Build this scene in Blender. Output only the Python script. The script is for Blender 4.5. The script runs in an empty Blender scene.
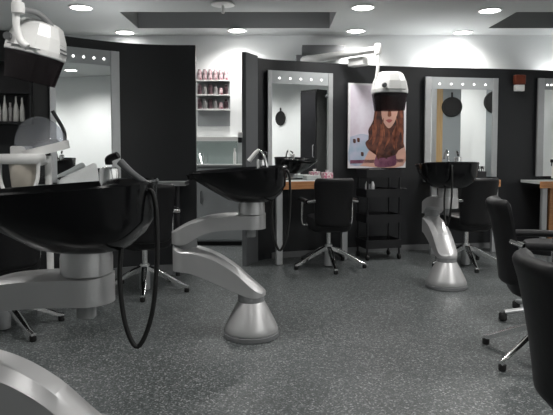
import bpy, bmesh, math, random
from mathutils import Vector, Matrix
random.seed(4)
PI = math.pi
C = bpy.context.scene.collection
S = bpy.context.scene
H, F, PITCH, PY = 1.12, 570.0, math.radians(3.0), 180.0
CEIL = 2.5

def P(x, y, d):
    """world point seen at image position x, y at distance d along the room"""
    v = PY - y
    up = v*math.cos(PITCH) - F*math.sin(PITCH)
    fw = F*math.cos(PITCH) + v*math.sin(PITCH)
    t = d/fw
    return Vector(((x-276.5)*t, d, H + up*t))

# ------------------------------------------------------------ materials
M = {}
def mat(name, col, rough=0.5, metal=0.0, spec=0.5, noise=0.0, nscale=20, bump=0.0, emit=None, estr=0, coat=0, trans=0, ior=1.45, col2=None):
    m = bpy.data.materials.new(name); m.use_nodes = True
    nt = m.node_tree; b = nt.nodes['Principled BSDF']
    b.inputs['Base Color'].default_value = (*col, 1)
    b.inputs['Roughness'].default_value = rough
    b.inputs['Metallic'].default_value = metal
    b.inputs['Specular IOR Level'].default_value = spec
    b.inputs['Coat Weight'].default_value = coat
    b.inputs['Transmission Weight'].default_value = trans
    b.inputs['IOR'].default_value = ior
    if emit:
        b.inputs['Emission Color'].default_value = (*emit, 1)
        b.inputs['Emission Strength'].default_value = estr
    if noise or bump or col2:
        tc = nt.nodes.new('ShaderNodeTexCoord')
        n = nt.nodes.new('ShaderNodeTexNoise'); n.inputs['Scale'].default_value = nscale
        n.inputs['Detail'].default_value = 4
        nt.links.new(tc.outputs['Object'], n.inputs['Vector'])
        if noise or col2:
            r = nt.nodes.new('ShaderNodeValToRGB')
            if col2:
                r.color_ramp.elements[0].color = (*col, 1); r.color_ramp.elements[1].color = (*col2, 1)
                r.color_ramp.elements[0].position = .38; r.color_ramp.elements[1].position = .62
            else:
                r.color_ramp.elements[0].color = (*[c*(1-noise) for c in col], 1)
                r.color_ramp.elements[1].color = (*[min(1, c*(1+noise)) for c in col], 1)
            nt.links.new(n.outputs['Fac'], r.inputs['Fac'])
            nt.links.new(r.outputs['Color'], b.inputs['Base Color'])
        if bump:
            bp = nt.nodes.new('ShaderNodeBump'); bp.inputs['Strength'].default_value = bump
            bp.inputs['Distance'].default_value = .002
            nt.links.new(n.outputs['Fac'], bp.inputs['Height'])
            nt.links.new(bp.outputs['Normal'], b.inputs['Normal'])
    M[name] = m
    return m

def clear_mat(name, tint, fac, rough=0.05):
    """thin see-through plastic: mostly transparent, part glossy"""
    m = bpy.data.materials.new(name); m.use_nodes = True
    nt = m.node_tree; nt.nodes.clear()
    o = nt.nodes.new('ShaderNodeOutputMaterial'); mx = nt.nodes.new('ShaderNodeMixShader')
    t = nt.nodes.new('ShaderNodeBsdfTransparent'); t.inputs['Color'].default_value = (*tint, 1)
    g = nt.nodes.new('ShaderNodeBsdfPrincipled'); g.inputs['Base Color'].default_value = (*[c*(.12 if c < .6 else .8) for c in tint], 1)
    g.inputs['Roughness'].default_value = rough
    mx.inputs['Fac'].default_value = fac
    nt.links.new(t.outputs[0], mx.inputs[1]); nt.links.new(g.outputs[0], mx.inputs[2])
    nt.links.new(mx.outputs[0], o.inputs[0])
    M[name] = m

mat('wall_white', (.84, .86, .86), .75, noise=.02, nscale=8, bump=.1)
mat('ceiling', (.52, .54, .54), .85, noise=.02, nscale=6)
mat('panel', (.018, .019, .021), .38, noise=.1, nscale=3)
mat('panel_edge', (.10, .105, .11), .5, noise=.05)
mat('alu', (.55, .56, .57), .38, metal=.7, noise=.04, nscale=30)
mat('chrome', (.8, .8, .8), .12, metal=1)
mat('mirror', (.93, .95, .95), .01, metal=1, noise=.005, nscale=2)
mat('frost', (.42, .44, .45), .45, metal=.3, noise=.02)
mat('lamp', (1, 1, 1), .5, emit=(1, .98, .95), estr=14)
mat('spot', (1, 1, 1), .5, emit=(1, .98, .95), estr=2.5)
mat('coffer_shade', (.26, .265, .27), .85, noise=.02)  # shade of the ceiling recesses, put into the colour of their faces
mat('white_plastic', (.80, .80, .79), .32, noise=.02, nscale=12)
mat('grey_plastic', (.16, .165, .17), .4, noise=.05)
mat('stand', (.50, .50, .505), .36, metal=.55, noise=.03, nscale=14)
mat('collar', (.25, .255, .26), .4, noise=.03)
mat('black_gloss', (.005, .005, .006), .16, spec=.4, noise=.2, nscale=5)
mat('leather', (.010, .010, .011), .45, spec=.3, noise=.2, nscale=40, bump=.3)
mat('rubber', (.012, .012, .012), .55, noise=.1)
mat('black_plastic', (.014, .014, .016), .35, noise=.1)
mat('cabinet', (.36, .38, .39), .4, noise=.03, nscale=5)
mat('counter', (.5, .52, .52), .35, noise=.05, nscale=30)
mat('towel', (.8, .82, .82), .9, noise=.03, nscale=60, bump=.5)
mat('pink_print', (.85, .80, .80), .6, col2=(.6, .15, .25), nscale=45)
mat('red_amber', (.17, .035, .015), .3, noise=.4, nscale=20)
mat('door_grey', (.30, .33, .34), .5, noise=.02)
mat('can_pink', (.66, .54, .56), .35, col2=(.16, .04, .06), nscale=28)
mat('can_dark', (.04, .022, .028), .3, col2=(.16, .11, .12), nscale=28)
mat('can_grey', (.30, .29, .29), .3, noise=.15, nscale=40)
mat('bottle', (.55, .55, .53), .35, noise=.05)
mat('tank', (.50, .46, .40), .25, noise=.05)
mat('cord', (.01, .01, .01), .4, noise=.1)
mat('p_sky', (.62, .54, .62), .5, col2=(.74, .70, .78), nscale=4)
mat('p_blue', (.34, .44, .56), .5, col2=(.50, .50, .62), nscale=8)
mat('p_hair', (.035, .012, .010), .5, col2=(.14, .045, .028), nscale=12)
mat('p_lock', (.30, .10, .05), .5, col2=(.14, .04, .025), nscale=16)
mat('p_skin', (.66, .38, .30), .5, noise=.12, nscale=10)
mat('p_lips', (.42, .10, .10), .4, noise=.1)
mat('p_dress', (.12, .03, .07), .5, col2=(.24, .09, .14), nscale=10)
mat('p_white', (.78, .76, .78), .5, noise=.02)
clear_mat('visor', (.46, .41, .43), .25)
clear_mat('dome', (.80, .82, .86), .30)
clear_mat('glass', (.80, .86, .85), .25)

def wood(name, c1, c2, axis_scale):
    m = bpy.data.materials.new(name); m.use_nodes = True
    nt = m.node_tree; b = nt.nodes['Principled BSDF']; b.inputs['Roughness'].default_value = .4
    tc = nt.nodes.new('ShaderNodeTexCoord'); mp = nt.nodes.new('ShaderNodeMapping')
    mp.inputs['Scale'].default_value = axis_scale
    n = nt.nodes.new('ShaderNodeTexNoise'); n.inputs['Scale'].default_value = 6; n.inputs['Detail'].default_value = 5
    r = nt.nodes.new('ShaderNodeValToRGB')
    r.color_ramp.elements[0].color = (*c1, 1); r.color_ramp.elements[1].color = (*c2, 1)
    r.color_ramp.elements[0].position = .35; r.color_ramp.elements[1].position = .65
    L = nt.links.new
    L(tc.outputs['Object'], mp.inputs['Vector']); L(mp.outputs['Vector'], n.inputs['Vector'])
    L(n.outputs['Fac'], r.inputs['Fac']); L(r.outputs['Color'], b.inputs['Base Color'])
    M[name] = m
wood('wood', (.44, .19, .075), (.62, .31, .14), (1, 8, 14))
wood('wood_upright', (.42, .27, .12), (.52, .36, .18), (10, 10, .6))

def floor_mat():
    m = bpy.data.materials.new('speckled_floor'); m.use_nodes = True
    nt = m.node_tree; b = nt.nodes['Principled BSDF']; L = nt.links.new
    b.inputs['Roughness'].default_value = .38; b.inputs['Specular IOR Level'].default_value = .5
    tc = nt.nodes.new('ShaderNodeTexCoord')
    v = nt.nodes.new('ShaderNodeTexVoronoi'); v.inputs['Scale'].default_value = 150
    L(tc.outputs['Object'], v.inputs['Vector'])
    sp = nt.nodes.new('ShaderNodeSeparateColor'); L(v.outputs['Color'], sp.inputs['Color'])
    r = nt.nodes.new('ShaderNodeValToRGB'); r.color_ramp.interpolation = 'CONSTANT'
    e = r.color_ramp.elements
    e[0].position = 0; e[0].color = (.040, .047, .048, 1)
    e[1].position = .34; e[1].color = (.062, .070, .071, 1)
    for p, c in ((.6, (.094, .104, .105)), (.8, (.16, .172, .174)), (.93, (.30, .31, .31))):
        n = e.new(p); n.color = (*c, 1)
    L(sp.outputs['Red'], r.inputs['Fac'])
    L(r.outputs['Color'], b.inputs['Base Color'])
    M['floor'] = m
floor_mat()

# ------------------------------------------------------------ mesh helpers
def obj(name, bm, m, parent=None, smooth=True, bevel=0, loc=None, rot=None):
    me = bpy.data.meshes.new(name)
    bmesh.ops.recalc_face_normals(bm, faces=bm.faces)
    bm.to_mesh(me); bm.free()
    o = bpy.data.objects.new(name, me); C.objects.link(o)
    me.materials.append(M[m])
    if smooth:
        for p in me.polygons: p.use_smooth = True
        try: me.set_sharp_from_angle(angle=math.radians(38))
        except Exception: pass
    if bevel:
        b = o.modifiers.new('bevel', 'BEVEL'); b.width = bevel; b.segments = 3; b.limit_method = 'ANGLE'; b.angle_limit = math.radians(35)
    if parent: o.parent = parent
    if loc is not None: o.location = loc
    if rot is not None: o.rotation_euler = rot
    return o

def thing(name, label, cat, loc=(0, 0, 0), rz=0, group=None):
    o = bpy.data.objects.new(name, None); C.objects.link(o)
    o.location = loc; o.rotation_euler = (0, 0, rz); o.empty_display_size = .1
    o['label'] = label; o['category'] = cat
    if group: o['group'] = group
    return o
def tag(o, label, cat, group=None):
    o['label'] = label; o['category'] = cat
    if group: o['group'] = group
    return o
def struct(name, bm, m, smooth=False, parent=None):
    o = obj(name, bm, m, parent, smooth); o['kind'] = 'structure'; return o

def box(bm, x0, x1, y0, y1, z0, z1, mtx=None):
    vs = [Vector((x, y, z)) for z in (z0, z1) for (x, y) in ((x0, y0), (x1, y0), (x1, y1), (x0, y1))]
    if mtx: vs = [mtx @ v for v in vs]
    v = [bm.verts.new(p) for p in vs]
    for f in ((0, 3, 2, 1), (4, 5, 6, 7), (0, 1, 5, 4), (1, 2, 6, 5), (2, 3, 7, 6), (3, 0, 4, 7)):
        bm.faces.new([v[i] for i in f])
    return bm
def bx(*a, mtx=None): return box(bmesh.new(), *a, mtx=mtx)

def lathe(prof, n=28, bm=None, c=(0, 0, 0), cap=True, mtx=None):
    bm = bm or bmesh.new(); rings = []
    for r, z in prof:
        ring = []
        for i in range(n):
            a = 2*PI*i/n
            p = Vector((c[0]+r*math.cos(a), c[1]+r*math.sin(a), c[2]+z))
            ring.append(bm.verts.new(mtx @ p if mtx else p))
        rings.append(ring)
    for a, b in zip(rings, rings[1:]):
        for i in range(n):
            bm.faces.new((a[i], a[(i+1) % n], b[(i+1) % n], b[i]))
    if cap:
        bm.faces.new(rings[0][::-1]); bm.faces.new(rings[-1])
    return bm

def loft(rings, bm=None, cap0=True, cap1=True, closed=True):
    bm = bm or bmesh.new(); R = [[bm.verts.new(p) for p in r] for r in rings]
    n = len(R[0])
    for a, b in zip(R, R[1:]):
        for i in range(n if closed else n-1):
            bm.faces.new((a[i], a[(i+1) % n], b[(i+1) % n], b[i]))
    if cap0: bm.faces.new(R[0][::-1])
    if cap1: bm.faces.new(R[-1])
    return bm

def smooth_path(pts, k=6):
    pts = [Vector(p) for p in pts]; out = []
    q = [pts[0]*2-pts[1]] + pts + [pts[-1]*2-pts[-2]]
    for i in range(1, len(q)-2):
        a, b, c, d = q[i-1:i+3]
        for j in range(k):
            t = j/k
            out.append(.5*((2*b)+(c-a)*t+(2*a-5*b+4*c-d)*t*t+(3*b-a-3*c+d)*t**3))
    out.append(pts[-1]); return out

def tube(pts, r, n=10, bm=None, curve=True, r1=None, flat=1.0):
    pts = smooth_path(pts) if curve and len(pts) > 2 else [Vector(p) for p in pts]
    rings = []; up = Vector((0, 0, 1)); last = None
    for i, p in enumerate(pts):
        t = (pts[min(i+1, len(pts)-1)] - pts[max(i-1, 0)]).normalized()
        s = t.cross(up if last is None else last.cross(t) if last.cross(t).length > .1 else up)
        if s.length < 1e-3: s = t.cross(Vector((0, 1, 0)))
        s.normalize()
        if last is not None and s.dot(last) < 0: s = -s
        u = s.cross(t).normalized(); last = s
        rr = r if r1 is None else r+(r1-r)*i/(len(pts)-1)
        rings.append([p + s*rr*math.cos(2*PI*j/n) + u*rr*flat*math.sin(2*PI*j/n) for j in range(n)])
    return loft(rings, bm)

def slab(outline, z0, z1, bm=None):
    """prism of an xy outline"""
    bm = bm or bmesh.new()
    a = [bm.verts.new((x, y, z0)) for x, y in outline]; b = [bm.verts.new((x, y, z1)) for x, y in outline]
    n = len(outline)
    bm.faces.new(a[::-1]); bm.faces.new(b)
    for i in range(n): bm.faces.new((a[i], a[(i+1) % n], b[(i+1) % n], b[i]))
    return bm

def copy_tree(o, parent=None):
    c = o.copy(); C.objects.link(c)
    if parent: c.parent = parent
    for ch in list(o.children): copy_tree(ch, c)
    return c
def place(o, loc, rz, label):
    o.location = loc; o.rotation_euler = (0, 0, rz); o['label'] = label
    return o

# ------------------------------------------------------------ the room
XL, XR, YB, YF = -3.3, 3.45, -1.8, 6.95
struct('floor', bx(XL-.1, XR+.1, YB-.1, YF+.1, -.08, 0), 'floor')
struct('wall_back', bx(XL-.1, XR+.1, YF, YF+.1, 0, CEIL), 'wall_white')
struct('wall_front', bx(XL-.1, XR+.1, YB-.1, YB, 0, CEIL), 'wall_white')
struct('wall_left', bx(XL-.1, XL, YB, YF, 0, CEIL), 'wall_white')
struct('wall_right', bx(XR, XR+.1, YB, YF, 0, CEIL), 'wall_white')
# ceiling with two recessed coffers
def ceiling():
    bm = bmesh.new()
    xs = [XL-.1, -1.57, .60, 2.40, XR+.1]; ys = [YB-.1, 5.78, 6.54, YF+.1]
    for i in range(4):
        for j in range(3):
            if j == 1 and i in (1, 3):
                x0, x1, y0, y1, z1 = xs[i], xs[i+1], ys[j], ys[j+1], CEIL+.28
                for q in (((x0, y0), (x1, y0)), ((x1, y0), (x1, y1)), ((x1, y1), (x0, y1)), ((x0, y1), (x0, y0))):
                    (a, b), (c, d) = q
                    bm.faces.new([bm.verts.new(p) for p in ((a, b, CEIL), (c, d, CEIL), (c, d, z1), (a, b, z1))])
                bm.faces.new([bm.verts.new(p) for p in ((x0, y0, z1), (x1, y0, z1), (x1, y1, z1), (x0, y1, z1))])
                continue
            bm.faces.new([bm.verts.new(p) for p in ((xs[i], ys[j], CEIL), (xs[i+1], ys[j], CEIL), (xs[i+1], ys[j+1], CEIL), (xs[i], ys[j+1], CEIL))])
    bmesh.ops.remove_doubles(bm, verts=bm.verts, dist=1e-4)
    return bm
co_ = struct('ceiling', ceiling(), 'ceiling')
co_.data.materials.append(M['coffer_shade'])
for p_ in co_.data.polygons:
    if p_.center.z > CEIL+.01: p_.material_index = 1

# curved dark partitions
def partition(name, pts, z1, th=.07, z0=0.0, m='panel', off=0.0):
    p = smooth_path([(x, y, 0) for x, y in pts], 6)
    fr, bk = [], []
    for i, q in enumerate(p):
        t = (p[min(i+1, len(p)-1)]-p[max(i-1, 0)]).normalized(); n = Vector((-t.y, t.x, 0))
        fr.append((q.x-n.x*off, q.y-n.y*off)); bk.append((q.x+n.x*(th-off), q.y+n.y*(th-off)))
    return struct(name, slab(fr+bk[::-1], z0, z1), m, smooth=True)
PL = [(-3.25, 4.42), (-2.7, 4.48), (-2.2, 4.60), (-1.85, 4.78), (-1.6, 4.98), (-1.35, 5.14), (-1.05, 5.23), (-.74, 5.25)]
PR = [(-.215, 5.70),  (-.05, 5.85), (.3, 5.98), (.7, 6.13), (1.12, 6.27), (1.5, 6.35), (2.0, 6.43), (2.6, 6.53), (3.4, 6.68)]
partition('wall_dark_left', PL, 2.075)
partition('wall_dark_right', PR, 2.04)
partition('baseboard_left', PL[:-1]+[(-.75, 5.25)], .06, th=.02, m='grey_plastic', off=.012)
partition('baseboard_right', PR[1:], .06, th=.02, m='grey_plastic', off=.012)
# grey end post of the right partition
struct('trim_1', slab([(-.33, 5.46), (-.29, 5.45), (-.185, 5.69), (-.205, 5.79), (-.245, 5.79)], 0, 2.05), 'panel_edge')

# ------------------------------------------------------------ mirrors
def frame_at(a, b):
    a = Vector((a[0], a[1], 0)); b = Vector((b[0], b[1], 0))
    return a, (b-a).length, math.atan2(b.y-a.y, b.x-a.x)
def make_mirror(a, b, z0, z1, label, fl, fr, nspots, strip=True):
    o, w, rz = frame_at(a, b)
    t = thing('wall_mirror', label, 'mirror', (o.x, o.y, z0), rz, 'styling mirrors on the dark partition')
    h = z1-z0
    obj('backing', bx(.0, w, .012, .03, 0, h), 'panel', t, False)
    obj('mirror_glass', bx(fl, w-fr, 0, .012, 0, h), 'mirror', t, False)
    obj('side_frame', bx(0, fl, -.012, .012, 0, h), 'alu', t, False, .002)
    obj('side_frame', bx(w-fr, w, -.012, .012, 0, h), 'alu', t, False, .002)
    s = obj('light_strip', bx(fl, w-fr, -.004, .002, h-.13, h), 'frost', t, False)
    for k in range(nspots):
        u = fl + (w-fl-fr)*(k+.7)/(nspots+.4)
        obj('spotlight', lathe([(.0105, 0), (.0105, .005), (.008, .007)], 12, mtx=Matrix.Translation((u, -.004, h-.075)) @ Matrix.Rotation(PI/2, 4, 'X')), 'spot', s)
    return t
make_mirror((-1.87, 4.72), (-1.39, 5.075), .85, 1.985, 'tall mirror on the left partition behind the see-through dome', .05, .075, 5)
make_mirror((-.09, 5.785), (.59, 6.05), .83, 1.925, 'tall mirror behind the empty chair at the orange-edged table, left of the poster', .045, .05, 5)
make_mirror((1.635, 6.31), (2.49, 6.455), .82, 1.925, 'tall mirror right of the poster, behind the farthest wash basin', .07, .06, 5)
make_mirror((2.985, 6.555), (3.41, 6.63), .82, 1.94, 'mirror cut off by the right picture edge', .08, .08, 5)

# ------------------------------------------------------------ styling tables
def make_table(a, b, z, depth, label, legs=(.06, .94), wood_side=False):
    o, w, rz = frame_at(a, b)
    t = thing('styling_table', label, 'table', (o.x, o.y, 0), rz, 'narrow tables under the mirrors')
    obj('worktop', bx(0, w, -depth+.02, -.02, z-.03, z), 'counter', t, False, .003)
    obj('front_edge', bx(0, w, -depth, -depth+.02, z-.075, z), 'wood', t, False, .003)
    for u in legs:
        obj('leg', bx(u*w-.032, u*w+.032, -depth+.06, -depth+.10, 0, z-.03), 'alu', t, False, .006)
    if wood_side:
        obj('side_panel', bx(.16, .19, -depth+.04, -.02, 0, z-.03), 'wood', t, False)
    return t
make_table((-.10, 5.80), (.64, 6.08), .815, .37, 'narrow orange-edged table behind the middle wash basin, by the dark swivel chair', (.03, .93))
make_table((1.62, 6.34), (2.36, 6.47), .80, .34, 'narrow table under the mirror right of the poster', (.02, .97))
t3 = make_table((2.80, 6.558), (3.37, 6.65), .78, .40, 'orange-edged table under the mirror cut off at right', (.16, .90))
obj('side_panel', bx(.16, .62, -.33, -.30, 0, .72), 'wood', t3, False)
# left one follows the curve
tl = thing('styling_table', 'metal-edged worktop under the left mirror, beyond the nearest wash basin', 'table', (-1.4, 4.9, 0), 0, 'narrow tables under the mirrors')
out = [(-2.0, 4.62), (-1.86, 4.70), (-1.38, 5.065), (-1.05, 5.18), (-.80, 5.20), (-.80, 4.97), (-1.15, 4.93), (-1.5, 4.72), (-1.80, 4.42)]
out = [(x+1.4, y-4.9) for x, y in out]
obj('worktop', slab(out, .815, .84), 'counter', tl, False)
fe = [(x, y, .83) for x, y in out[4:]]
bm = bmesh.new()
for p, q in zip(out[4:], out[5:]):
    d = (Vector(q)-Vector(p)); n = Vector((-d.y, d.x)).normalized()*-.008
    slab([p, q, (q[0]+n.x, q[1]+n.y), (p[0]+n.x, p[1]+n.y)], .808, .846, bm)
obj('front_edge', bm, 'alu', tl, False)
for x, y in ((-.30, 4.98), (.52, 5.04)):
    obj('leg', lathe([(.02, 0), (.02, .815)], 14, c=(x if x > 0 else -.33, y-4.9 if x > 0 else -.30, 0)), 'black_plastic', tl)

# ------------------------------------------------------------ wash basins
def arm_bm(st, w, xl, xr, crown=.012):
    """slab arm: stations (x, z top, z bottom); plan is a stadium of half width w"""
    def lerp(x):
        for (a, t0, b0), (c, t1, b1) in zip(st, st[1:]):
            if a <= x <= c:
                k = (x-a)/(c-a); k2 = k
                return t0+(t1-t0)*k2, b0+(b1-b0)*k2
        return (st[-1][1], st[-1][2]) if x > st[-1][0] else (st[0][1], st[0][2])
    xs = []
    for i in range(9): a = PI/2*i/8; xs.append((xl+w-w*math.cos(a), w*math.sin(a)))
    n = 26
    for i in range(1, n): xs.append((xl+w+(xr-xl-2*w)*i/n, w))
    for i in range(9): a = PI/2*(1-i/8); xs.append((xr-w+w*math.cos(a), w*math.sin(a)))
    rings = []
    for x, hw in xs:
        hw = max(hw, .002); t, b = lerp(x)
        c = crown*min(1, hw/w)
        rings.append([Vector((x, -hw, b)), Vector((x, hw, b)), Vector((x, hw, t-c)), Vector((x, hw*.55, t)), Vector((x, -hw*.55, t)), Vector((x, -hw, t-c))])
    return loft(rings)

def smooth_st(st):
    p = smooth_path([(a, b, c) for a, b, c in st], 5)
    return [tuple(v) for v in p]

def ring_pts(xL, xR, zL, zR, wy, n=48, e=3.0, dip=0):
    cx, a = (xL+xR)/2, (xR-xL)/2; out = []
    for i in range(n):
        th = 2*PI*i/n; c, s = math.cos(th), math.sin(th)
        x = cx + a*math.copysign(abs(c)**(2/e), c)
        k = (x-xL)/(xR-xL)
        y = wy*math.copysign(abs(s)**(2/e), s)*(.80+.20*min(1, k*1.6))
        z = zL+(zR-zL)*k
        if dip: z -= dip*max(0, 1-k*5)*max(0, 1-(y/(wy*.6))**2)
        out.append(Vector((x, y, z)))
    return out

def make_basin():
    t = thing('wash_basin', '', 'wash basin', (0, 0, 0), 0, 'black wash basins on swinging silver stands')
    base = obj('base', lathe([(.150, .028), (.160, .034), (.162, .046), (.152, .075), (.112, .155), (.085, .205), (.078, .215)], 40), 'stand', t)
    obj('foot_ring', lathe([(.160, 0), (.166, .004), (.166, .026), (.156, .032)], 40), 'grey_plastic', base)
    obj('neck_ring', lathe([(.076, .205), (.080, .215), (.080, .255), (.077, .26)], 36), 'collar', t)
    lo = smooth_st([(-.47, .548, .40), (-.41, .548, .40), (-.34, .545, .388), (-.217, .505, .338), (-.10, .435, .285), (0, .345, .246), (.09, .272, .25)])
    obj('lower_arm', arm_bm(lo, .082, -.47, .088, .034), 'stand', t, bevel=.004)
    obj('pivot', lathe([(.062, .48), (.062, .60)], 28, c=(-.385, 0, 0)), 'collar', t)
    upst = smooth_st([(-.47, .635, .562), (-.385, .685, .566), (-.30, .715, .615), (-.217, .735, .642), (-.08, .745, .652), (.10, .745, .652)])
    obj('upper_arm', arm_bm(upst, .084, -.475, .088), 'stand', t, bevel=.006)
    obj('pin', lathe([(.026, .600), (.03, .604), (.03, .66)], 20, c=(.0, 0, 0)), 'collar', t)
    obj('bowl_collar', lathe([(.079, .74), (.079, .79), (.077, .80), (.077, .845)], 36, c=(.004, 0, 0)), 'stand', t)
    rings = [ring_pts(-.06, .08, .835, .84, .06), ring_pts(-.085, .10, .812, .815, .09), ring_pts(-.14, .138, .828, .826, .14), ring_pts(-.23, .178, .880, .862, .19),
             ring_pts(-.33, .208, .942, .912, .222), ring_pts(-.375, .212, .968, 1.005, .234),
             ring_pts(-.385, .218, .982, 1.024, .238, dip=.02), ring_pts(-.38, .214, .988, 1.03, .235, dip=.02),
             ring_pts(-.372, .206, .968, 1.012, .226, dip=.02), ring_pts(-.362, .02, .960, 1.000, .212, dip=.02), ring_pts(-.335, .01, .945, .975, .20), ring_pts(-.22, -.0, .905, .91, .165), ring_pts(-.12, -.02, .873, .873, .09)]
    obj('bowl', loft(rings), 'black_gloss', t)
    tap = obj('tap', lathe([(.034, 0), (.034, .006), (.030, .008), (.031, .05), (.029, .066), (.02, .07)], 24, c=(.060, .06, .996)), 'chrome', t)
    obj('lever', tube([(.06, .06, 1.075), (.062, .055, 1.092), (.095, .04, 1.105)], .012, 10, flat=.6), 'black_plastic', tap)
    obj('hose', tube([(.205, -.04, 1.0), (.222, -.05, .99), (.232, -.05, .93), (.232, -.05, .78), (.215, -.055, .62), (.175, -.065, .53), (.14, -.07, .60), (.125, -.07, .74), (.13, -.06, .86), (.12, -.04, .9)], .0075, 10), 'cord', t)
    return t
basin = make_basin()
place(basin, (-.592, 1.75, 0), 0, 'nearest and largest wash basin at left, filling the lower left corner')
for c_ in basin.children:
    if c_.name.startswith('lower_arm'): NEAR_ARM = c_
def spray(b, rest):
    tp = [c for c in b.children if c.name.startswith('tap')][0]
    if rest:
        obj('spray_head', tube([(.095, -.03, 1.02), (.085, -.03, 1.065), (.070, -.03, 1.10), (.045, -.03, 1.12)], .010, 10), 'chrome', tp)
        obj('spray_nozzle', tube([(.05, -.03, 1.122), (.03, -.03, 1.105), (-.01, -.03, 1.055)], .010, 12, r1=.014, curve=False), 'white_plastic', tp)
    else:
        obj('spray_head', tube([(.12, -.03, 1.085), (.16, -.04, 1.05), (.205, -.045, 1.02)], .012, 12, r1=.008), 'grey_plastic', tp)
b2 = copy_tree(basin); place(b2, (-.153, 3.40, 0), 0, 'middle wash basin on silver Z-shaped stand in the centre of the floor')
b3 = copy_tree(basin); place(b3, (1.39, 4.62, 0), math.radians(-87), 'farthest wash basin, its stand seen end-on below the hanging hood dryer')

NEAR_ARM.location.z = -.05
spray(basin, False); spray(b2, True); spray(b3, True)

# ------------------------------------------------------------ chairs
def back_bm(w0, w1, z0, z1, y0, lean, th=.055, curve=.07):
    rings = []; NZ = 14
    for k in [0, .006, .02, .045, .08, .14, .25, .4, .55, .7, .8, .86, .90, .925, .95, .97, .985, .995, 1]:
        z = z0+(z1-z0)*k
        w = (w0+(w1-w0)*k)/2
        e = max(0, (k-.84)/.16); w -= .032*(1-math.sqrt(max(0, 1-e*e)))
        e0 = max(0, (.12-k)/.12); w -= .03*(1-math.sqrt(max(0, 1-e0*e0)))
        th2 = th/2*max(.12, math.sqrt(max(0, 1-max(0, (k-.925)/.075)**2))*math.sqrt(max(0, 1-max(0, (.06-k)/.06)**2)))
        th2 *= 1+.25*max(0, (k-.8)/.2)
        ring = []; N = 10
        for i in range(N+1):
            u = -1+2*i/N; ring.append(Vector((u*w, y0-lean*k**1.5+curve*u*u-th2*math.sqrt(max(.05, 1-u**8)), z)))
        for i in range(N+1):
            u = 1-2*i/N; ring.append(Vector((u*w, y0-lean*k**1.5+curve*u*u+th2*math.sqrt(max(.05, 1-u**8)), z)))
        rings.append(ring)
    return loft(rings)
def seat_bm():
    rings = []
    for z, s in ((.355, .84), (.37, .95), (.40, 1), (.46, 1), (.485, .97), (.495, .88)):
        rings.append([Vector((.195*s*math.copysign(abs(math.cos(a))**.5, math.cos(a)), .01+.225*s*math.copysign(abs(math.sin(a))**.5, math.sin(a)), z)) for a in [2*PI*i/36 for i in range(36)]])
    return loft(rings)
def make_chair():
    t = thing('salon_chair', '', 'chair', (0, 0, 0), 0, 'black salon swivel chairs with chrome star feet')
    obj('seat', seat_bm(), 'leather', t)
    obj('backrest', back_bm(.335, .38, .41, .865, -.225, .075, th=.065, curve=.05), 'leather', t)
    for s in (-1, 1):
        a = obj('armrest', tube([(s*.235, -.17, .642), (s*.244, -.05, .645), (s*.246, .14, .643), (s*.243, .22, .636)], .024, 12, flat=.85), 'leather', t)
        obj('arm_support', tube([(s*.19, .06, .40), (s*.242, .07, .42), (s*.246, .07, .62)], .011, 10), 'chrome', a)
        obj('arm_bracket', tube([(s*.165, -.225, .655), (s*.232, -.175, .642)], .014, 10, curve=False), 'chrome', a)
    obj('gas_column', lathe([(.024, .20), (.024, .34), (.085, .345), (.085, .37)], 24), 'chrome', t)
    obj('pedestal', lathe([(.038, .012), (.042, .02), (.042, .19), (.036, .215), (.02, .22)], 24), 'alu', t)
    for k in range(5):
        a = 2*PI*k/5; c, s = math.cos(a), math.sin(a)
        sec = []
        for r, hw, zt, zb in ((.03, .022, .205, .160), (.10, .021, .182, .142), (.32, .017, .066, .038), (.36, .014, .052, .034)):
            sec.append([Vector((c*r-s*u, s*r+c*u, z)) for u, z in ((-hw, zb), (hw, zb), (hw, zt-.006), (hw*.5, zt), (-hw*.5, zt), (-hw, zt-.006))])
        lg = obj('leg', loft(sec), 'chrome', t)
        obj('foot', lathe([(.016, 0), (.02, .006), (.02, .034), (.014, .040)], 14, c=(c*.345, s*.345, 0)), 'rubber', lg)
    return t
CH = make_chair()
def star(c, deg):
    for ch in c.children:
        if ch.name.startswith('leg'): ch.rotation_euler.z = math.radians(deg)-c.rotation_euler.z
place(CH, (.50, 5.44, 0), math.radians(7), 'dark swivel chair turned away, at the orange-edged table in the middle'); 
def chair(loc, rz, label, dz=0, st=0):
    c = copy_tree(CH); place(c, loc, rz, label)
    for ch in c.children:
        n = ch.name.split('.')[0]
        if n in ('seat', 'backrest', 'armrest'): ch.location.z = dz
    star(c, st); return c
chair((1.84, 5.50, 0), math.radians(12), 'swivel chair half hidden behind the farthest wash basin', 0, -20)
chair((-1.05, 4.50, 0), math.radians(26), 'swivel chair in front of the left partition, seen beside the nearest basin and its hose', 0, -8)
chair((-1.70, 3.50, 0), math.radians(40), 'chair hidden behind the nearest basin, one chrome foot showing under its arm', 0, -38)
chair((1.455, 3.00, 0), math.radians(-103), 'dark chair at the right edge seen from the side, long chrome foot towards the basins', 0, -153)
chair((1.075, 1.72, 0), math.radians(-93), 'nearest chair, cut off at the lower right corner', -.07, -153)
star(CH, 204)
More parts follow.
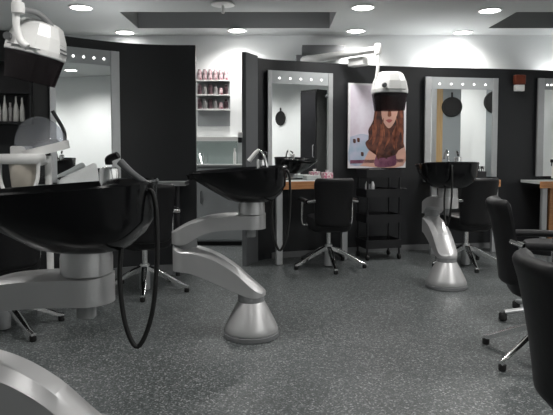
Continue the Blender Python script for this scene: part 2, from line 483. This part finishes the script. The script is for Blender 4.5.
# rolling stool
so = thing('rolling_stool', 'low stool behind the chair at the right edge, only one foot clearly showing', 'stool', (1.79, 3.70, 0))
obj('seat', lathe([(.10, .45), (.165, .455), (.175, .475), (.175, .50), (.16, .52), (.08, .525)], 30), 'leather', so)
obj('column', lathe([(.03, .06), (.03, .24), (.02, .25), (.02, .45)], 18), 'alu', so)
for k in range(5):
    a = PI+2*PI*k/5
    lg = obj('leg', tube([(.02*math.cos(a), .02*math.sin(a), .09), (.29*math.cos(a), .29*math.sin(a), .055)], .016, 10, curve=False), 'alu', so)
    obj('wheel', lathe([(.016, 0), (.026, .008), (.026, .045), (.018, .055)], 14, c=(.30*math.cos(a), .30*math.sin(a), 0)), 'rubber', lg)

# ------------------------------------------------------------ hood dryers
def make_hood():
    t = thing('hood_dryer', '', 'hair dryer hood', (0, 0, 0), 0, 'white hood dryers with dark visors')
    def rg(rx, ry, z, x=0, n=12, e=2.6):
        return [Vector((x+rx*math.copysign(abs(math.cos(a))**(2/e), math.cos(a)), ry*math.copysign(abs(math.sin(a))**(2/e), math.sin(a)), z)) for a in [2*PI*(i+.5)/n for i in range(n)]]
    obj('shell', loft([rg(.165, .165, 0), rg(.176, .176, .005), rg(.176, .176, .04), rg(.160, .160, .12), rg(.128, .13, .195), rg(.10, .10, .213), rg(.05, .06, .216)], cap0=False), 'white_plastic', t, False, .006)
    obj('visor', loft([rg(.145, .15, -.165), rg(.158, .160, -.08), rg(.170, .170, .0), rg(.167, .167, .004), rg(.155, .157, -.08), rg(.142, .147, -.16)], cap0=False, cap1=False), 'visor', t)
    obj('inner_drum', loft([rg(.14, .14, .02), rg(.14, .14, .06), rg(.11, .11, .12)]), 'black_plastic', t)
    bm = bmesh.new()
    for k in range(5): box(bm, .150-.0068*k, .1775-.0085*k, -.05, .05, .045+.022*k, .053+.022*k)
    obj('vent', bm, 'grey_plastic', t)
    bm = bmesh.new()
    box(bm, -.10, .10, -.180, -.169, .028, .034)
    obj('seam', bm, 'grey_plastic', t)
    obj('knuckle', lathe([(.02, -.02), (.024, -.01), (.024, .01), (.02, .02)], 18, mtx=Matrix.Translation((-.11, -.165, .07)) @ Matrix.Rotation(PI/2, 4, 'X')), 'grey_plastic', t)
    return t
hood = make_hood()
hp = P(389.5, 94, 5.75)
place(hood, hp, math.radians(8), 'white hood dryer hanging in front of the poster of the woman')
h2 = copy_tree(hood); hq = P(35, 56, 3.62)
place(h2, hq, 0, 'large white hood dryer with dark visor hanging at the top left')
h2.rotation_euler = (0, math.radians(13), 0)
# arms
def arm_thing(name, label): return thing(name, label, 'dryer arm', (0, 0, 0), 0, 'swing arms of the hood dryers')
a1 = arm_thing('swing_arm', 'long white swing arm reaching over the partition to the hood dryer by the poster')
J = P(378, 49, 5.72); W = P(301, 61, 6.55)
a1.location = J
def rel(p, o): return tuple(Vector(p)-Vector(o))
obj('boom', tube([rel(W, J), (0, 0, 0)], .050, 14, curve=False, r1=.030), 'white_plastic', a1)
obj('drop_rod', tube([(0, 0, .03), (.0, -.02, -.15), (-.02, -.02, -.34), (.0, -.01, -.42)], .016, 12), 'white_plastic', a1)
obj('joint', lathe([(.034, -.05), (.036, -.04), (.036, .04), (.03, .05)], 20), 'white_plastic', a1)
k1 = P(358, 62, 6.0)
obj('motor_box', bx(-.10, .10, -.05, .05, -.045, .045, mtx=Matrix.Translation(Vector(rel(k1, J))) @ Matrix.Rotation(math.atan2(W.y-J.y, W.x-J.x), 4, 'Z')), 'white_plastic', a1, bevel=.01)
wm = Vector((W.x, YF, W.z))
obj('wall_bracket', bx(-.06, .06, -.46, 0, -.05, .06, mtx=Matrix.Translation(Vector(rel(wm, J)))), 'grey_plastic', a1, bevel=.006)
a2 = arm_thing('swing_arm', 'white curved arm coming down from the ceiling to the large hood dryer at left')
J2 = P(18, 8, 3.36); a2.location = J2
obj('drop_rod', tube([(-.01, 0, .10), (-.012, 0, -.02), (-.012, -.0, -.10), (.01, .0, -.185), (.05, .0, -.225)], .021, 12, flat=1), 'white_plastic', a2)
obj('joint', lathe([(.036, -.03), (.038, .0), (.036, .03)], 18), 'white_plastic', a2)
obj('yoke', tube([(0, .03, 0), (.06, .12, 0), (.11, .18, -.05), (.12, .2, -.09)], .017, 10), 'collar', a2)
zt = CEIL-J2.z
obj('ceiling_rod', lathe([(.02, 0), (.02, zt-.02), (.07, zt-.018), (.07, zt)], 18), 'white_plastic', a2)
obj('boom', tube([(0, 0, .13), (-.75, -.1, .16)], .035, 12, curve=False), 'grey_plastic', a2)

wr_a, wr_b = P(302, 54, 6.85), P(344, 46, 6.85)
obj('wall_rail', bx(wr_a.x-J.x, wr_b.x-J.x, 6.78-J.y, YF-J.y, wr_a.z-J.z, wr_b.z-J.z), 'grey_plastic', a1, False, .004)
# ------------------------------------------------------------ steamer at left
st = thing('hair_steamer', 'white hair steamer with clear dome standing behind the nearest basin', 'hair steamer', (P(48, 150, 4.05).x, 4.05, 0), 0)
s0 = Vector(st.location)
def SP(x, y, d=4.05): return P(x, y, d)-s0
obj('post', lathe([(.024, .10), (.024, 1.08)], 16), 'white_plastic', st)
bm = bmesh.new()
for k in range(5):
    a = 2*PI*k/5+.9; tube([(0, 0, .09), (.2*math.cos(a), .2*math.sin(a), .05)], .017, 8, bm, curve=False); lathe([(.02, 0), (.02, .05)], 10, bm, (.2*math.cos(a), .2*math.sin(a), 0))
obj('wheel_base', bm, 'grey_plastic', st)
tilt = Matrix.Translation(SP(42, 148)) @ Matrix.Rotation(math.radians(-13), 4, 'Y') @ Matrix.Rotation(math.radians(6), 4, 'X')
prof = [(.176*math.cos(a), .225*math.sin(a)) for a in [PI/2*i/12*.97 for i in range(13)]]
obj('dome', lathe(prof, 36, cap=False, mtx=tilt), 'dome', st)
obj('rim_band', lathe([(.168, -.045), (.182, -.045), (.186, .012), (.176, .014), (.168, .008), (.168, -.045)], 40, cap=False, mtx=tilt), 'white_plastic', st)
bb = bmesh.new(); lathe([(.10, -.02), (.13, 0), (.12, .035), (.05, .05)], 24, bb, mtx=tilt)
obj('steam_plate', bb, 'grey_plastic', st)
q = SP(23, 154, 3.93)
obj('housing', bx(q.x-.07, q.x+.07, q.y-.05, q.y+.10, q.z-.02, q.z+.055), 'white_plastic', st, bevel=.012)
q = SP(21, 158, 3.85)
rings = []
for z, s in ((-.04, .86), (-.02, .98), (.012, 1), (.028, .95)):
    rings.append([Vector((q.x+.155*s*math.copysign(abs(math.cos(a))**.6, math.cos(a)), q.y+.10*s*math.copysign(abs(math.sin(a))**.6, math.sin(a)), q.z+z)) for a in [2*PI*i/32 for i in range(32)]])
obj('tray', loft(rings), 'white_plastic', st)
obj('water_tank', lathe([(.06, -.21), (.072, -.19), (.085, -.06), (.085, -.03)], 26, c=(q.x+.01, q.y, q.z)), 'tank', st)
obj('handle', tube([(q.x-.13, q.y-.03, q.z-.03), (q.x-.12, q.y-.04, q.z-.16), (q.x-.07, q.y-.05, q.z-.235), (q.x+.07, q.y-.05, q.z-.235), (q.x+.12, q.y-.04, q.z-.16), (q.x+.13, q.y-.03, q.z-.03)], .013, 10), 'white_plastic', st)
obj('arm', tube([(0, 0, 1.05), (-.03, -.08, 1.03), (q.x+.02, q.y+.03, q.z-.02)], .02, 10), 'white_plastic', st)
bq = SP(50, 124, 4.1)
obj('dome_hinge', tube([(bq.x+.05, bq.y+.12, bq.z-.16), (bq.x+.055, bq.y+.12, bq.z-.05), (bq.x-.02, bq.y+.1, bq.z+.10)], .022, 10, flat=.6), 'black_plastic', st)

# ------------------------------------------------------------ shelf with bottles at far left
sh = thing('wall_shelf', 'black open shelf on the dark partition below the large hood dryer', 'shelf', (-2.30, 4.50, 1.325), math.radians(16))
obj('back_board', bx(-.45, .36, .02, .035, 0, .50), 'black_plastic', sh, False)
for z in (0, .235, .48): obj('board', bx(-.45, .36, -.12, .02, z, z+.018), 'black_plastic', sh, False)
for x in (-.45, .345): obj('side_board', bx(x, x+.015, -.12, .02, .018, .48), 'black_plastic', sh, False)
def bottle_bm(r, h, kind=0):
    if kind == 0: return lathe([(r*.9, 0), (r, .004), (r, h*.42), (r*.72, h*.62), (r*.38, h*.78), (r*.38, h*.86), (r*.42, h*.87), (r*.30, h)], 16)
    if kind == 1: return lathe([(r*.92, 0), (r, .003), (r, h*.72), (r*.62, h*.76), (r*.62, h*.98), (r*.5, h)], 14)
    return lathe([(r, 0), (r, h*.86), (r*.8, h*.9), (r*.8, h)], 14)
names = ['leftmost pale bottle at the picture edge on the black shelf', 'second pale bottle from the left on the black shelf', 'narrow dark bottle between the pale ones on the black shelf',
         'pale bottle left of the rightmost one on the black shelf', 'rightmost pale bottle on the black shelf']
sm = Matrix.Translation(sh.location) @ Matrix.Rotation(math.radians(16), 4, 'Z')
for k, (u, h, r, kd, mm) in enumerate(((.085, .20, .022, 0, 'bottle'), (.132, .205, .018, 0, 'bottle'), (.172, .15, .014, 1, 'can_grey'), (.213, .20, .020, 0, 'bottle'), (.258, .19, .019, 0, 'bottle'))):
    p = sm @ Vector((u, -.06, .018-.001)); 
    p = sm @ Vector((u+.03, -.06, .018))
    tag(obj('bottle', bottle_bm(r, h, kd), mm, loc=p), names[k], 'bottle', 'bottles on the black shelf')

# ------------------------------------------------------------ alcove: cabinet, ledge, product rack
cab = thing('base_cabinet', 'grey base cabinet in the alcove behind the middle wash basin', 'cabinet', (-.69, 6.77, 0), 0)
obj('body', bx(-.30, .30, -.12, .17, .05, .93), 'cabinet', cab, False)
d = obj('door', bx(-.27, .29, -.138, -.12, .07, .91), 'cabinet', cab, False, .003)
obj('handle', tube([(-.19, -.138, .50), (-.19, -.158, .51), (-.19, -.158, .63), (-.19, -.138, .64)], .006, 8, curve=False), 'black_plastic', d)
obj('plinth', bx(-.28, .28, -.09, .16, 0, .05), 'black_plastic', cab, False)
obj('top', bx(-.32, .32, -.15, .17, .93, .955), 'counter', cab, False, .003)
led = thing('wall_ledge', 'pale narrow ledge on the alcove wall under the product rack', 'ledge', (-.67, 6.95, 1.235), 0)
obj('board', bx(-.36, .27, -.16, 0, 0, .035), 'white_plastic', led, False, .003)
obj('lip', bx(-.36, .27, -.165, -.155, -.02, .045), 'white_plastic', led, False, .002)
gp = tag(obj('glass_screen', bx(-.25, .25, -.003, .003, 0, .27), 'glass', loc=(-.71, 6.74, .956), smooth=False), 'clear glass screen standing on the alcove cabinet', 'glass screen')
wr = thing('wire_rack', 'small wire rack leaning on the alcove cabinet at its left end', 'rack', (-.86, 6.70, .9555), 0)
bm = bmesh.new()
for k in range(4): tube([(-.05+.035*k, -.02, .005), (-.10+.05*k, .02, .12)], .005, 6, bm, curve=False)
obj('wires', bm, 'chrome', wr)
obj('rail', tube([(-.07, -.02, .004), (.075, -.02, .004)], .004, 6, curve=False), 'chrome', wr)
wbx = obj('white_sprayer', lathe([(.018, 0), (.018, .13), (.008, .16), (.008, .19)], 14), 'white_plastic', loc=(-.49, 6.69, .9555))
tag(wbx, 'slim white bottle at the right end of the alcove cabinet', 'bottle')
rk = thing('product_rack', 'grey wall rack with three shelves of hair products in the alcove', 'rack', (-.745, 6.945, 0), 0)
obj('back_board', bx(-.21, .185, -.02, 0, 1.41, 2.06), 'cabinet', rk, False)
SZ = [P(212, 80, 6.86).z, P(212, 94.5, 6.86).z, P(212, 109, 6.86).z]
for z in SZ: obj('shelf', bx(-.21, .185, -.11, -.02, z-.016, z), 'white_plastic', rk, False, .002)
rows = ['top', 'middle', 'bottom']; cols = ['first', 'second', 'third', 'fourth', 'fifth', 'last']
for j, z in enumerate(SZ):
    for i in range(6):
        u = -.175+.063*i
        kd, mm, h, r = (2, 'can_pink', .125, .026) if j == 0 else (1 if i % 2 else 2, 'can_grey' if i in (1, 3) else 'can_dark', .125-.008*(i % 2), .027)
        if j and i == 4: mm, h = 'can_pink', .08
        cn = 'pink and white can' if mm == 'can_pink' else 'grey bottle' if mm == 'can_grey' else 'dark bottle'
        tag(obj('product_bottle', bottle_bm(r, h, kd), mm, loc=(-.745+u, 6.945-.066, z)),
            f'{cn}, {cols[i]} from the left on the {rows[j]} shelf of the alcove rack', 'bottle', f'hair products on the {rows[j]} rack shelf')
ws = thing('wall_switch', 'small white switch with black rocker on the post beside the alcove', 'switch', (-.335, 5.425, 1.24), math.radians(0))
obj('plate', bx(-.03, .012, -.012, .0, 0, .05), 'white_plastic', ws, False, .002)
obj('rocker', bx(-.03, .008, -.03, -.012, -.05, .0), 'black_plastic', ws, False, .003)

# ------------------------------------------------------------ poster
pa, pw, prz = frame_at((.765, 6.085), (1.425, 6.285))
po = thing('poster', 'framed poster of a person with long brown hair between two mirrors', 'poster', (pa.x, pa.y, .927), prz)
ph = .906
obj('board', bx(0, pw, .004, .022, 0, ph), 'p_white', po, False)
def art(name, pts, m, k, smooth=True):
    q = [Vector(((x-347)/59*pw, 0, (168-y)/84*ph)) for x, y in pts]
    if smooth: q = smooth_path(q+[q[0]], 4)[:-1]
    bm = bmesh.new()
    y = .003-.0007*k
    bm.faces.new([bm.verts.new((v.x, y, v.z)) for v in q])
    r = bmesh.ops.triangulate(bm, faces=bm.faces)
    return bm
def artobj(name, pts, m, k, smooth=True): return obj(name, art(name, pts, m, k, smooth), m, po, False)
artobj('backdrop', [(349, 86), (404, 86), (404, 166), (349, 166)], 'p_sky', 0, False)
artobj('sea', [(349, 137), (362, 134), (374, 140), (380, 152), (376, 163), (349, 164)], 'p_blue', 1)
artobj('shore', [(349, 160), (404, 159), (404, 162.5), (349, 163.5)], 'p_dress', 2, False)
artobj('shoulder', [(372, 146), (367, 152), (362, 163), (362, 166), (403, 166), (403, 140), (396, 138), (385, 140)], 'p_skin', 2)
artobj('top_garment', [(377, 150), (384, 146), (393, 149), (396, 158), (394, 166), (374, 166)], 'p_dress', 3)
artobj('hair', [(379, 92), (390, 87), (400, 91), (403, 103), (403, 120), (403.6, 132), (402.5, 140), (404, 147), (399, 149), (395, 155), (390, 151), (386, 159), (381, 155), (377, 160), (374, 151), (368, 150), (364, 143), (368, 138), (367, 130), (372, 120), (374, 105)], 'p_hair', 4)
artobj('face', [(382, 97), (389, 94), (395, 97), (397, 108), (395, 119), (390, 127), (386, 127), (381, 119), (380, 108)], 'p_skin', 5)
artobj('fringe', [(378, 99), (383, 91), (392, 90), (400, 97), (399, 106), (394, 99), (387, 98), (381, 104)], 'p_hair', 6)
artobj('lips', [(384.5, 120), (388, 119), (391.5, 120), (388, 122.6)], 'p_lips', 6)
artobj('nose', [(387.5, 108), (389, 108), (390.3, 115.5), (386.5, 115.8)], 'p_lock', 6)
for ex in (384.3, 392.4): artobj('eye', [(ex-2.2, 106), (ex, 104.8), (ex+2.2, 106), (ex, 107.2)], 'p_hair', 6)
for k, (x0, y0, x1, y1, sw, w) in enumerate(((399, 104, 398, 150, 2.5, 1.5), (377, 112, 370, 146, -2, 1.4), (394, 124, 393, 150, 2, 1.3), (380, 124, 377, 156, -2, 1.5), (402, 118, 401, 146, 1.2, 1.2), (373, 124, 368, 142, 1.5, 1.0), (388, 130, 385, 150, 1.6, 1.2), (383, 118, 382, 140, -1.2, .8), (397, 116, 395, 138, -1.5, .8))):
    L_, R_ = [], []
    for q in range(9):
        t = q/8; x = x0+(x1-x0)*t+sw*math.sin(t*5+k); y = y0+(y1-y0)*t; ww = w*math.sin(PI*min(1, t*.9+.08))
        L_.append((x-ww, y)); R_.append((x+ww, y))
    artobj('hair_lock', L_+R_[::-1], 'p_lock', 6, False)
for x, y in ((353, 141), (357, 140), (361, 154)):
    artobj('bird', [(x-1.3, y-2), (x+1.3, y-1.6), (x+1.2, y+2), (x-1, y+1.6)], 'p_hair', 3)

# ------------------------------------------------------------ trolley below the poster
tr = thing('salon_trolley', 'black wheeled salon trolley under the poster', 'trolley', (1.06, 5.90, 0), math.radians(14))
for z in (.12, .38, .64, .84):
    bm = bx(-.19, .19, -.14, .14, z, z+.012)
    for s in (-1, 1):
        box(bm, s*.19-.005, s*.19+.005, -.14, .14, z, z+.085); box(bm, -.19, .19, s*.14-.005, s*.14+.005, z, z+.085)
    obj('tray', bm, 'black_plastic', tr, False)
for sx in (-1, 1):
    for sy in (-1, 1):
        obj('upright', lathe([(.011, .05), (.011, .90)], 10, c=(sx*.175, sy*.125, 0)), 'black_plastic', tr)
        obj('wheel', lathe([(.024, -.014), (.03, -.01), (.03, .01), (.024, .014)], 16, mtx=Matrix.Translation((sx*.175, sy*.125, .03)) @ Matrix.Rotation(PI/2, 4, 'Y')), 'rubber', tr)
obj('tool_holder', tube([(.19, -.08, .72), (.26, -.10, .72), (.27, -.03, .72), (.19, 0, .72)], .007, 8), 'black_plastic', tr)
trm = Matrix.Translation(tr.location) @ Matrix.Rotation(math.radians(14), 4, 'Z')
for k, (u, v, lab) in enumerate(((-.19+.02, -.10, 'silver can hooked at the left front of the trolley top'), (-.115, -.105, 'silver can beside the left one on the trolley top'))):
    p = trm @ Vector((u, v, .652)); c = obj('spray_can', lathe([(.021, 0), (.023, .004), (.023, .12), (.015, .135), (.011, .15)], 16), 'alu', loc=p)
    tag(c, lab.replace('top', 'upper tray').replace('hooked', 'standing'), 'can')
def dryer(loc, rz, label, name='hair_dryer', col='black_plastic'):
    t = thing(name, label, 'hair dryer', loc, rz)
    obj('barrel', lathe([(.028, -.09), (.038, -.07), (.042, 0), (.036, .07), (.024, .10)], 20, mtx=Matrix.Translation((0, 0, .043)) @ Matrix.Rotation(PI/2, 4, 'Y')), col, t)
    obj('nozzle', loft([[Vector((x, hw*a, .043+hh*b)) for a, b in ((-1, -1), (1, -1), (1, 1), (-1, 1))] for x, hw, hh in ((.098, .022, .02), (.16, .038, .008))]), col, t)
    obj('grip', tube([(-.02, -.03, .035), (-.035, -.09, .025), (-.04, -.15, .021)], .018, 12), col, t)
    return t
dryer(trm @ Vector((-.01, .035, .853)), math.radians(14), 'black hair dryer lying on the top tray of the trolley')
dryer(trm @ Vector((.0, .035, .654)), math.radians(14), 'black hair dryer lying on the upper inner tray of the trolley, below the other')
tag(obj('comb_pot', lathe([(.03, 0), (.033, .005), (.036, .05), (.032, .05), (.03, .01)], 18), 'white_plastic', loc=trm @ Vector((-.13, .02, .853))), 'small pale pot on the top tray of the trolley', 'pot')

# ------------------------------------------------------------ small things on the tables
def on_table(x, y, z): return (x, y, z+.0008)
tb = thing('tissue_box', 'small white box with pink print on the middle table, left of the chair back', 'box', on_table(.52, 5.86, .815), math.radians(21))
obj('box', bx(-.05, .05, -.04, .04, 0, .075), 'pink_print', tb, False, .003)
obj('tissue', lathe([(.02, .07), (.012, .09), (.022, .10)], 10), 'towel', tb)
tag(obj('paper_pad', bx(-.08, .08, -.05, .05, 0, .045), 'counter', None, False, .004, loc=on_table(.36, 5.83, .815), rot=(0, 0, math.radians(21))), 'flat pale case on the middle table in front of the mirror', 'case')
pt = P(82, 168, 4.80)
tw = thing('towel', 'white towel folded to a peak on the worktop under the left mirror', 'towel', (pt.x, 4.72, .8408), math.radians(30)); tw.scale = (1.25, 1.2, 1.15)
bm = bmesh.new()
rings = []
for x, h in ((-.13, .02), (-.11, .045), (0, .10), (.09, .15), (.115, .145), (.125, .02)):
    rings.append([Vector((x, -.05, 0)), Vector((x, .05, 0)), Vector((x, .03, h*.8)), Vector((x, 0, h)), Vector((x, -.03, h*.8))])
obj('folds', loft(rings), 'towel', tw, bevel=.006)
dryer((P(62, 165, 4.78).x-.06, 4.78, .8405), math.radians(-150), 'black hair dryer on the left worktop beside the white towel')
dryer((P(103, 165, 4.85).x+.04, 4.87, .8405), math.radians(100), 'black hair dryer on the left worktop, right of the white towel')
tag(obj('product_bottle', bottle_bm(.022, .15, 1), 'white_plastic', loc=on_table(1.77, 6.21, .80)), 'small white bottle on the table at the foot of the mirror right of the poster', 'bottle')
bs = thing('brush_holder', 'small black brush holder at the right end of the table under that same far mirror', 'holder', on_table(2.27, 6.34, .80), math.radians(9))
obj('pot', bx(-.055, .055, -.03, .03, 0, .085), 'black_plastic', bs, False, .004)
for k in range(4): obj('brush', lathe([(.006, .03), (.006, .11), (.012, .115), (.012, .14)], 10, c=(-.036+.024*k, 0, 0)), 'chrome' if k % 2 else 'black_plastic', bs)
sb = thing('spray_bottle', 'white spray bottle with black head on the table at the right picture edge', 'bottle', on_table(3.14, 6.44, .80), 0)
obj('bottle_body', lathe([(.028, 0), (.032, .005), (.032, .12), (.014, .16), (.012, .18)], 18), 'white_plastic', sb)
obj('trigger_head', bx(-.045, .02, -.012, .012, .18, .215), 'black_plastic', sb, False, .004)
obj('trigger', tube([(-.03, 0, .18), (-.035, 0, .14)], .006, 8, curve=False), 'black_plastic', sb)
# fire alarm on the partition
fa = thing('alarm_beacon', 'small red-brown wall unit with white base high on the dark partition', 'alarm', (P(518, 84, 6.54).x, 6.545, P(518, 84, 6.54).z), math.radians(10))
obj('lens', bx(-.068, .068, -.06, .0, -.01, .10), 'red_amber', fa, bevel=.015)
obj('base', bx(-.055, .055, -.055, .0, -.085, -.012), 'white_plastic', fa, bevel=.008)

# ------------------------------------------------------------ what the mirrors show on the right wall
def ywall(px, a, ang):      # where a view ray reflected by a mirror meets the right wall
    k = (px-276.5)/F; n = Vector((math.sin(ang), -math.cos(ang))); o = Vector(a)
    dd = Vector((k, 1)); s = o.dot(n)/dd.dot(n); hit = dd*s
    r = dd-2*dd.dot(n)*n; t = (XR-hit.x)/r.x
    return hit.y+r.y*t
A2 = math.atan2(.145, .855)
def refl(px, a, ang, n_dist):
    """point on the reflected ray, n_dist before the right wall, and its direction"""
    k = (px-276.5)/F; n = Vector((math.sin(ang), -math.cos(ang))); o = Vector(a)
    dd = Vector((k, 1)); q = o.dot(n)/dd.dot(n); hit = dd*q
    rr = dd-2*dd.dot(n)*n; t = (XR-n_dist-hit.x)/rr.x
    return hit, rr, hit+rr*t
M2 = (1.635, 6.31)
def facing(px0, px1, pc, dist):
    _, rc, Q = refl(pc, M2, A2, dist); n = rc.normalized()
    out = []
    for p in (px0, px1):
        h, rr, _ = refl(p, M2, A2, dist); out.append(h+rr*((Q-h).dot(n)/rr.dot(n)))
    return out[0], out[1], n, Q
def leaf(name, px0, px1, pc, dist, m, th, zt):
    a, b, n, Q = facing(px0, px1, pc, dist)
    o = struct(name, slab([(a.x, a.y), (b.x, b.y), (b.x+n.x*th, b.y+n.y*th), (a.x+n.x*th, a.y+n.y*th)], 0, zt), m)
    return Q, n
Q1, n1 = leaf('door_1', 442, 460, 451, .50, 'door_grey', .04, 2.14)
leaf('trim_2', 436, 442, 451, .50, 'wood_upright', .06, 2.14)
leaf('trim_3', 431, 436, 451, .48, 'alu', .06, 2.14)
Q2, n2 = leaf('door_2', 485, 506, 494, .50, 'door_grey', .04, 2.14)
def hand_mirror(Q, n, z, label):
    t = thing('hand_mirror', label, 'hand mirror', (Q.x-n.x*.004, Q.y-n.y*.004, z), math.atan2(n.y, n.x), 'round black hand mirrors hanging by the right wall')
    mt = Matrix.Rotation(-PI/2, 4, 'Y')
    obj('rim', lathe([(.0, 0), (.13, .0), (.138, .01), (.13, .022), (.12, .022), (.115, .014), (.0, .014)], 32, mtx=mt, cap=False), 'cord', t)
    obj('hook', tube([(-.01, 0, .134), (-.01, 0, .20)], .012, 8, curve=False), 'cord', t)
hand_mirror(Q1, n1, 1.72, 'round black hand mirror on a grey door, reflected whole in the far mirror')
hand_mirror(Vector((Q2.x, Q2.y)), n2, 1.72, 'round black hand mirror cut by the right frame of the far mirror')
A1 = math.atan2(.265, .68)
y1 = ywall(281, (-.09, 5.785), A1); y2 = ywall(319, (-.09, 5.785), A1)
print('m1', y1, y2)
hand_mirror(Vector((XR-.002, y1)), Vector((1, 0)), 1.72, 'round black hand mirror on a white wall, reflected in the middle mirror')
gw = thing('tall_cabinet', 'tall black cabinet reflected at the right of the middle mirror', 'cabinet', (XR-.15, y2, 0), 0)
obj('body', bx(-.12, .148, -.19, .19, 0, 2.16), 'cord', gw, False, .004)
obj('door', bx(-.138, -.122, -.18, .18, .06, 2.12), 'black_plastic', gw, False, .003)
obj('handle', tube([(-.138, .14, 1.0), (-.16, .14, 1.01), (-.16, .14, 1.2), (-.138, .14, 1.21)], .007, 8, curve=False), 'alu', gw)

# ------------------------------------------------------------ ceiling fittings
LP = []
for x, y in ((363, 7), (490, 10), (463, 32), (356, 30.5), (237, 30), (125, 32), (81, 7)):
    v = PY-y; up = v*math.cos(PITCH)-F*math.sin(PITCH); fw = F*math.cos(PITCH)+v*math.sin(PITCH)
    d = (CEIL-H)*fw/up; p = P(x, y, d); LP.append((p.x, p.y))
print(LP)
where = ['front of the pair nearest the ceiling centre', 'right of the front row', 'rear one near the right', 'rear one above the swing arm', 'rear one under the ceiling sensor', 'rear one at the left by the curved partition', 'front one at the left beside the large hood dryer']
back = [(-2.3, 3.0), (-.9, 3.0), (.6, 3.0), (-2.3, .8), (0, .9), (2.7, 4.5), (2.65, 3.1), (2.6, 1.6), (2.6, .1), (2.5, -1.2)]  # added unseen lights; the right-hand row brightens walls the mirrors show
EN = [62]*7+[55, 55, 55, 22, 22, 85, 110, 125, 125, 90]
for k, (x, y) in enumerate(LP+back):
    t = thing('ceiling_downlight', 'round recessed downlight, '+where[k] if k < len(LP) else 'added unseen downlight in the ceiling, brightening the room and its mirrored walls', 'ceiling light', (x, y, CEIL), 0, 'round recessed downlights')
    obj('trim_ring', lathe([(.10, -.0), (.118, -.003), (.116, -.009), (.10, -.012), (.098, -.004)], 32, cap=False), 'white_plastic', t)
    obj('lens', lathe([(.099, -.006), (.09, -.008)], 32), 'lamp', t)
    L = bpy.data.lights.new('downlight', 'SPOT'); L.energy = EN[k]; L.spot_size = math.radians(150); L.spot_blend = .8
    L.shadow_soft_size = .09; L.color = (1, .98, .95)
    lo = bpy.data.objects.new('downlight_lamp', L); C.objects.link(lo); lo.location = (x, y, CEIL-.03)
sd = P(223, 8.5, 5.42)
sn = thing('ceiling_sensor', 'small white sprinkler head with nozzle under the ceiling', 'sprinkler', (sd.x, sd.y, CEIL), 0)
obj('plate', lathe([(.05, -.03), (.11, -.024), (.11, -.012), (.05, 0)], 28), 'white_plastic', sn)
obj('nozzle', lathe([(.012, -.10), (.016, -.095), (.014, -.03)], 12), 'white_plastic', sn)

# uplights standing behind the partitions, washing the rear wall
for k, (x, y, e) in enumerate(((-.10, 6.30, 5), (1.9, 6.70, 9), (3.35, 6.82, 5), (-1.6, 5.6, 5))):
    t = thing('uplight', ['uplight behind the partition next to the alcove', 'uplight behind the partition right of the poster', 'uplight behind the right end of the partition', 'uplight behind the left partition'][k], 'uplight', (x, y, 1.84), 0, 'uplights hidden behind the dark partitions')
    obj('cup', lathe([(.03, -.02), (.05, 0), (.055, .05), (.048, .05), (.04, .01)], 20), 'alu', t)
    obj('stem', lathe([(.012, -1.84), (.012, -.02)], 10), 'alu', t)
    obj('bulb', lathe([(.03, .012), (.03, .03), (.015, .045)], 16), 'spot', t)
    L = bpy.data.lights.new('uplight', 'SPOT'); L.energy = e*1.3; L.spot_size = math.radians(150); L.spot_blend = .6; L.shadow_soft_size = .03
    lo = bpy.data.objects.new('uplight_lamp', L); C.objects.link(lo); lo.location = (x, y, 1.92); lo.rotation_euler = (PI, 0, 0)

# ------------------------------------------------------------ world, camera
w = bpy.data.worlds.new('world'); S.world = w; w.use_nodes = True
w.node_tree.nodes['Background'].inputs['Color'].default_value = (.5, .55, .6, 1)
w.node_tree.nodes['Background'].inputs['Strength'].default_value = .3
cam = bpy.data.cameras.new('camera'); co = bpy.data.objects.new('camera', cam); C.objects.link(co)
co.location = (0, 0, H); co.rotation_euler = (PI/2-PITCH, 0, 0)
cam.sensor_width = 36; cam.lens = F/553*36; cam.shift_y = -(207.5-PY)/553
cam.clip_start = .05
S.camera = co
S.view_settings.view_transform = 'Standard'; S.view_settings.look = 'None'; S.view_settings.gamma = 1
S.view_settings.use_curve_mapping = False
S.view_settings.exposure = 0.12
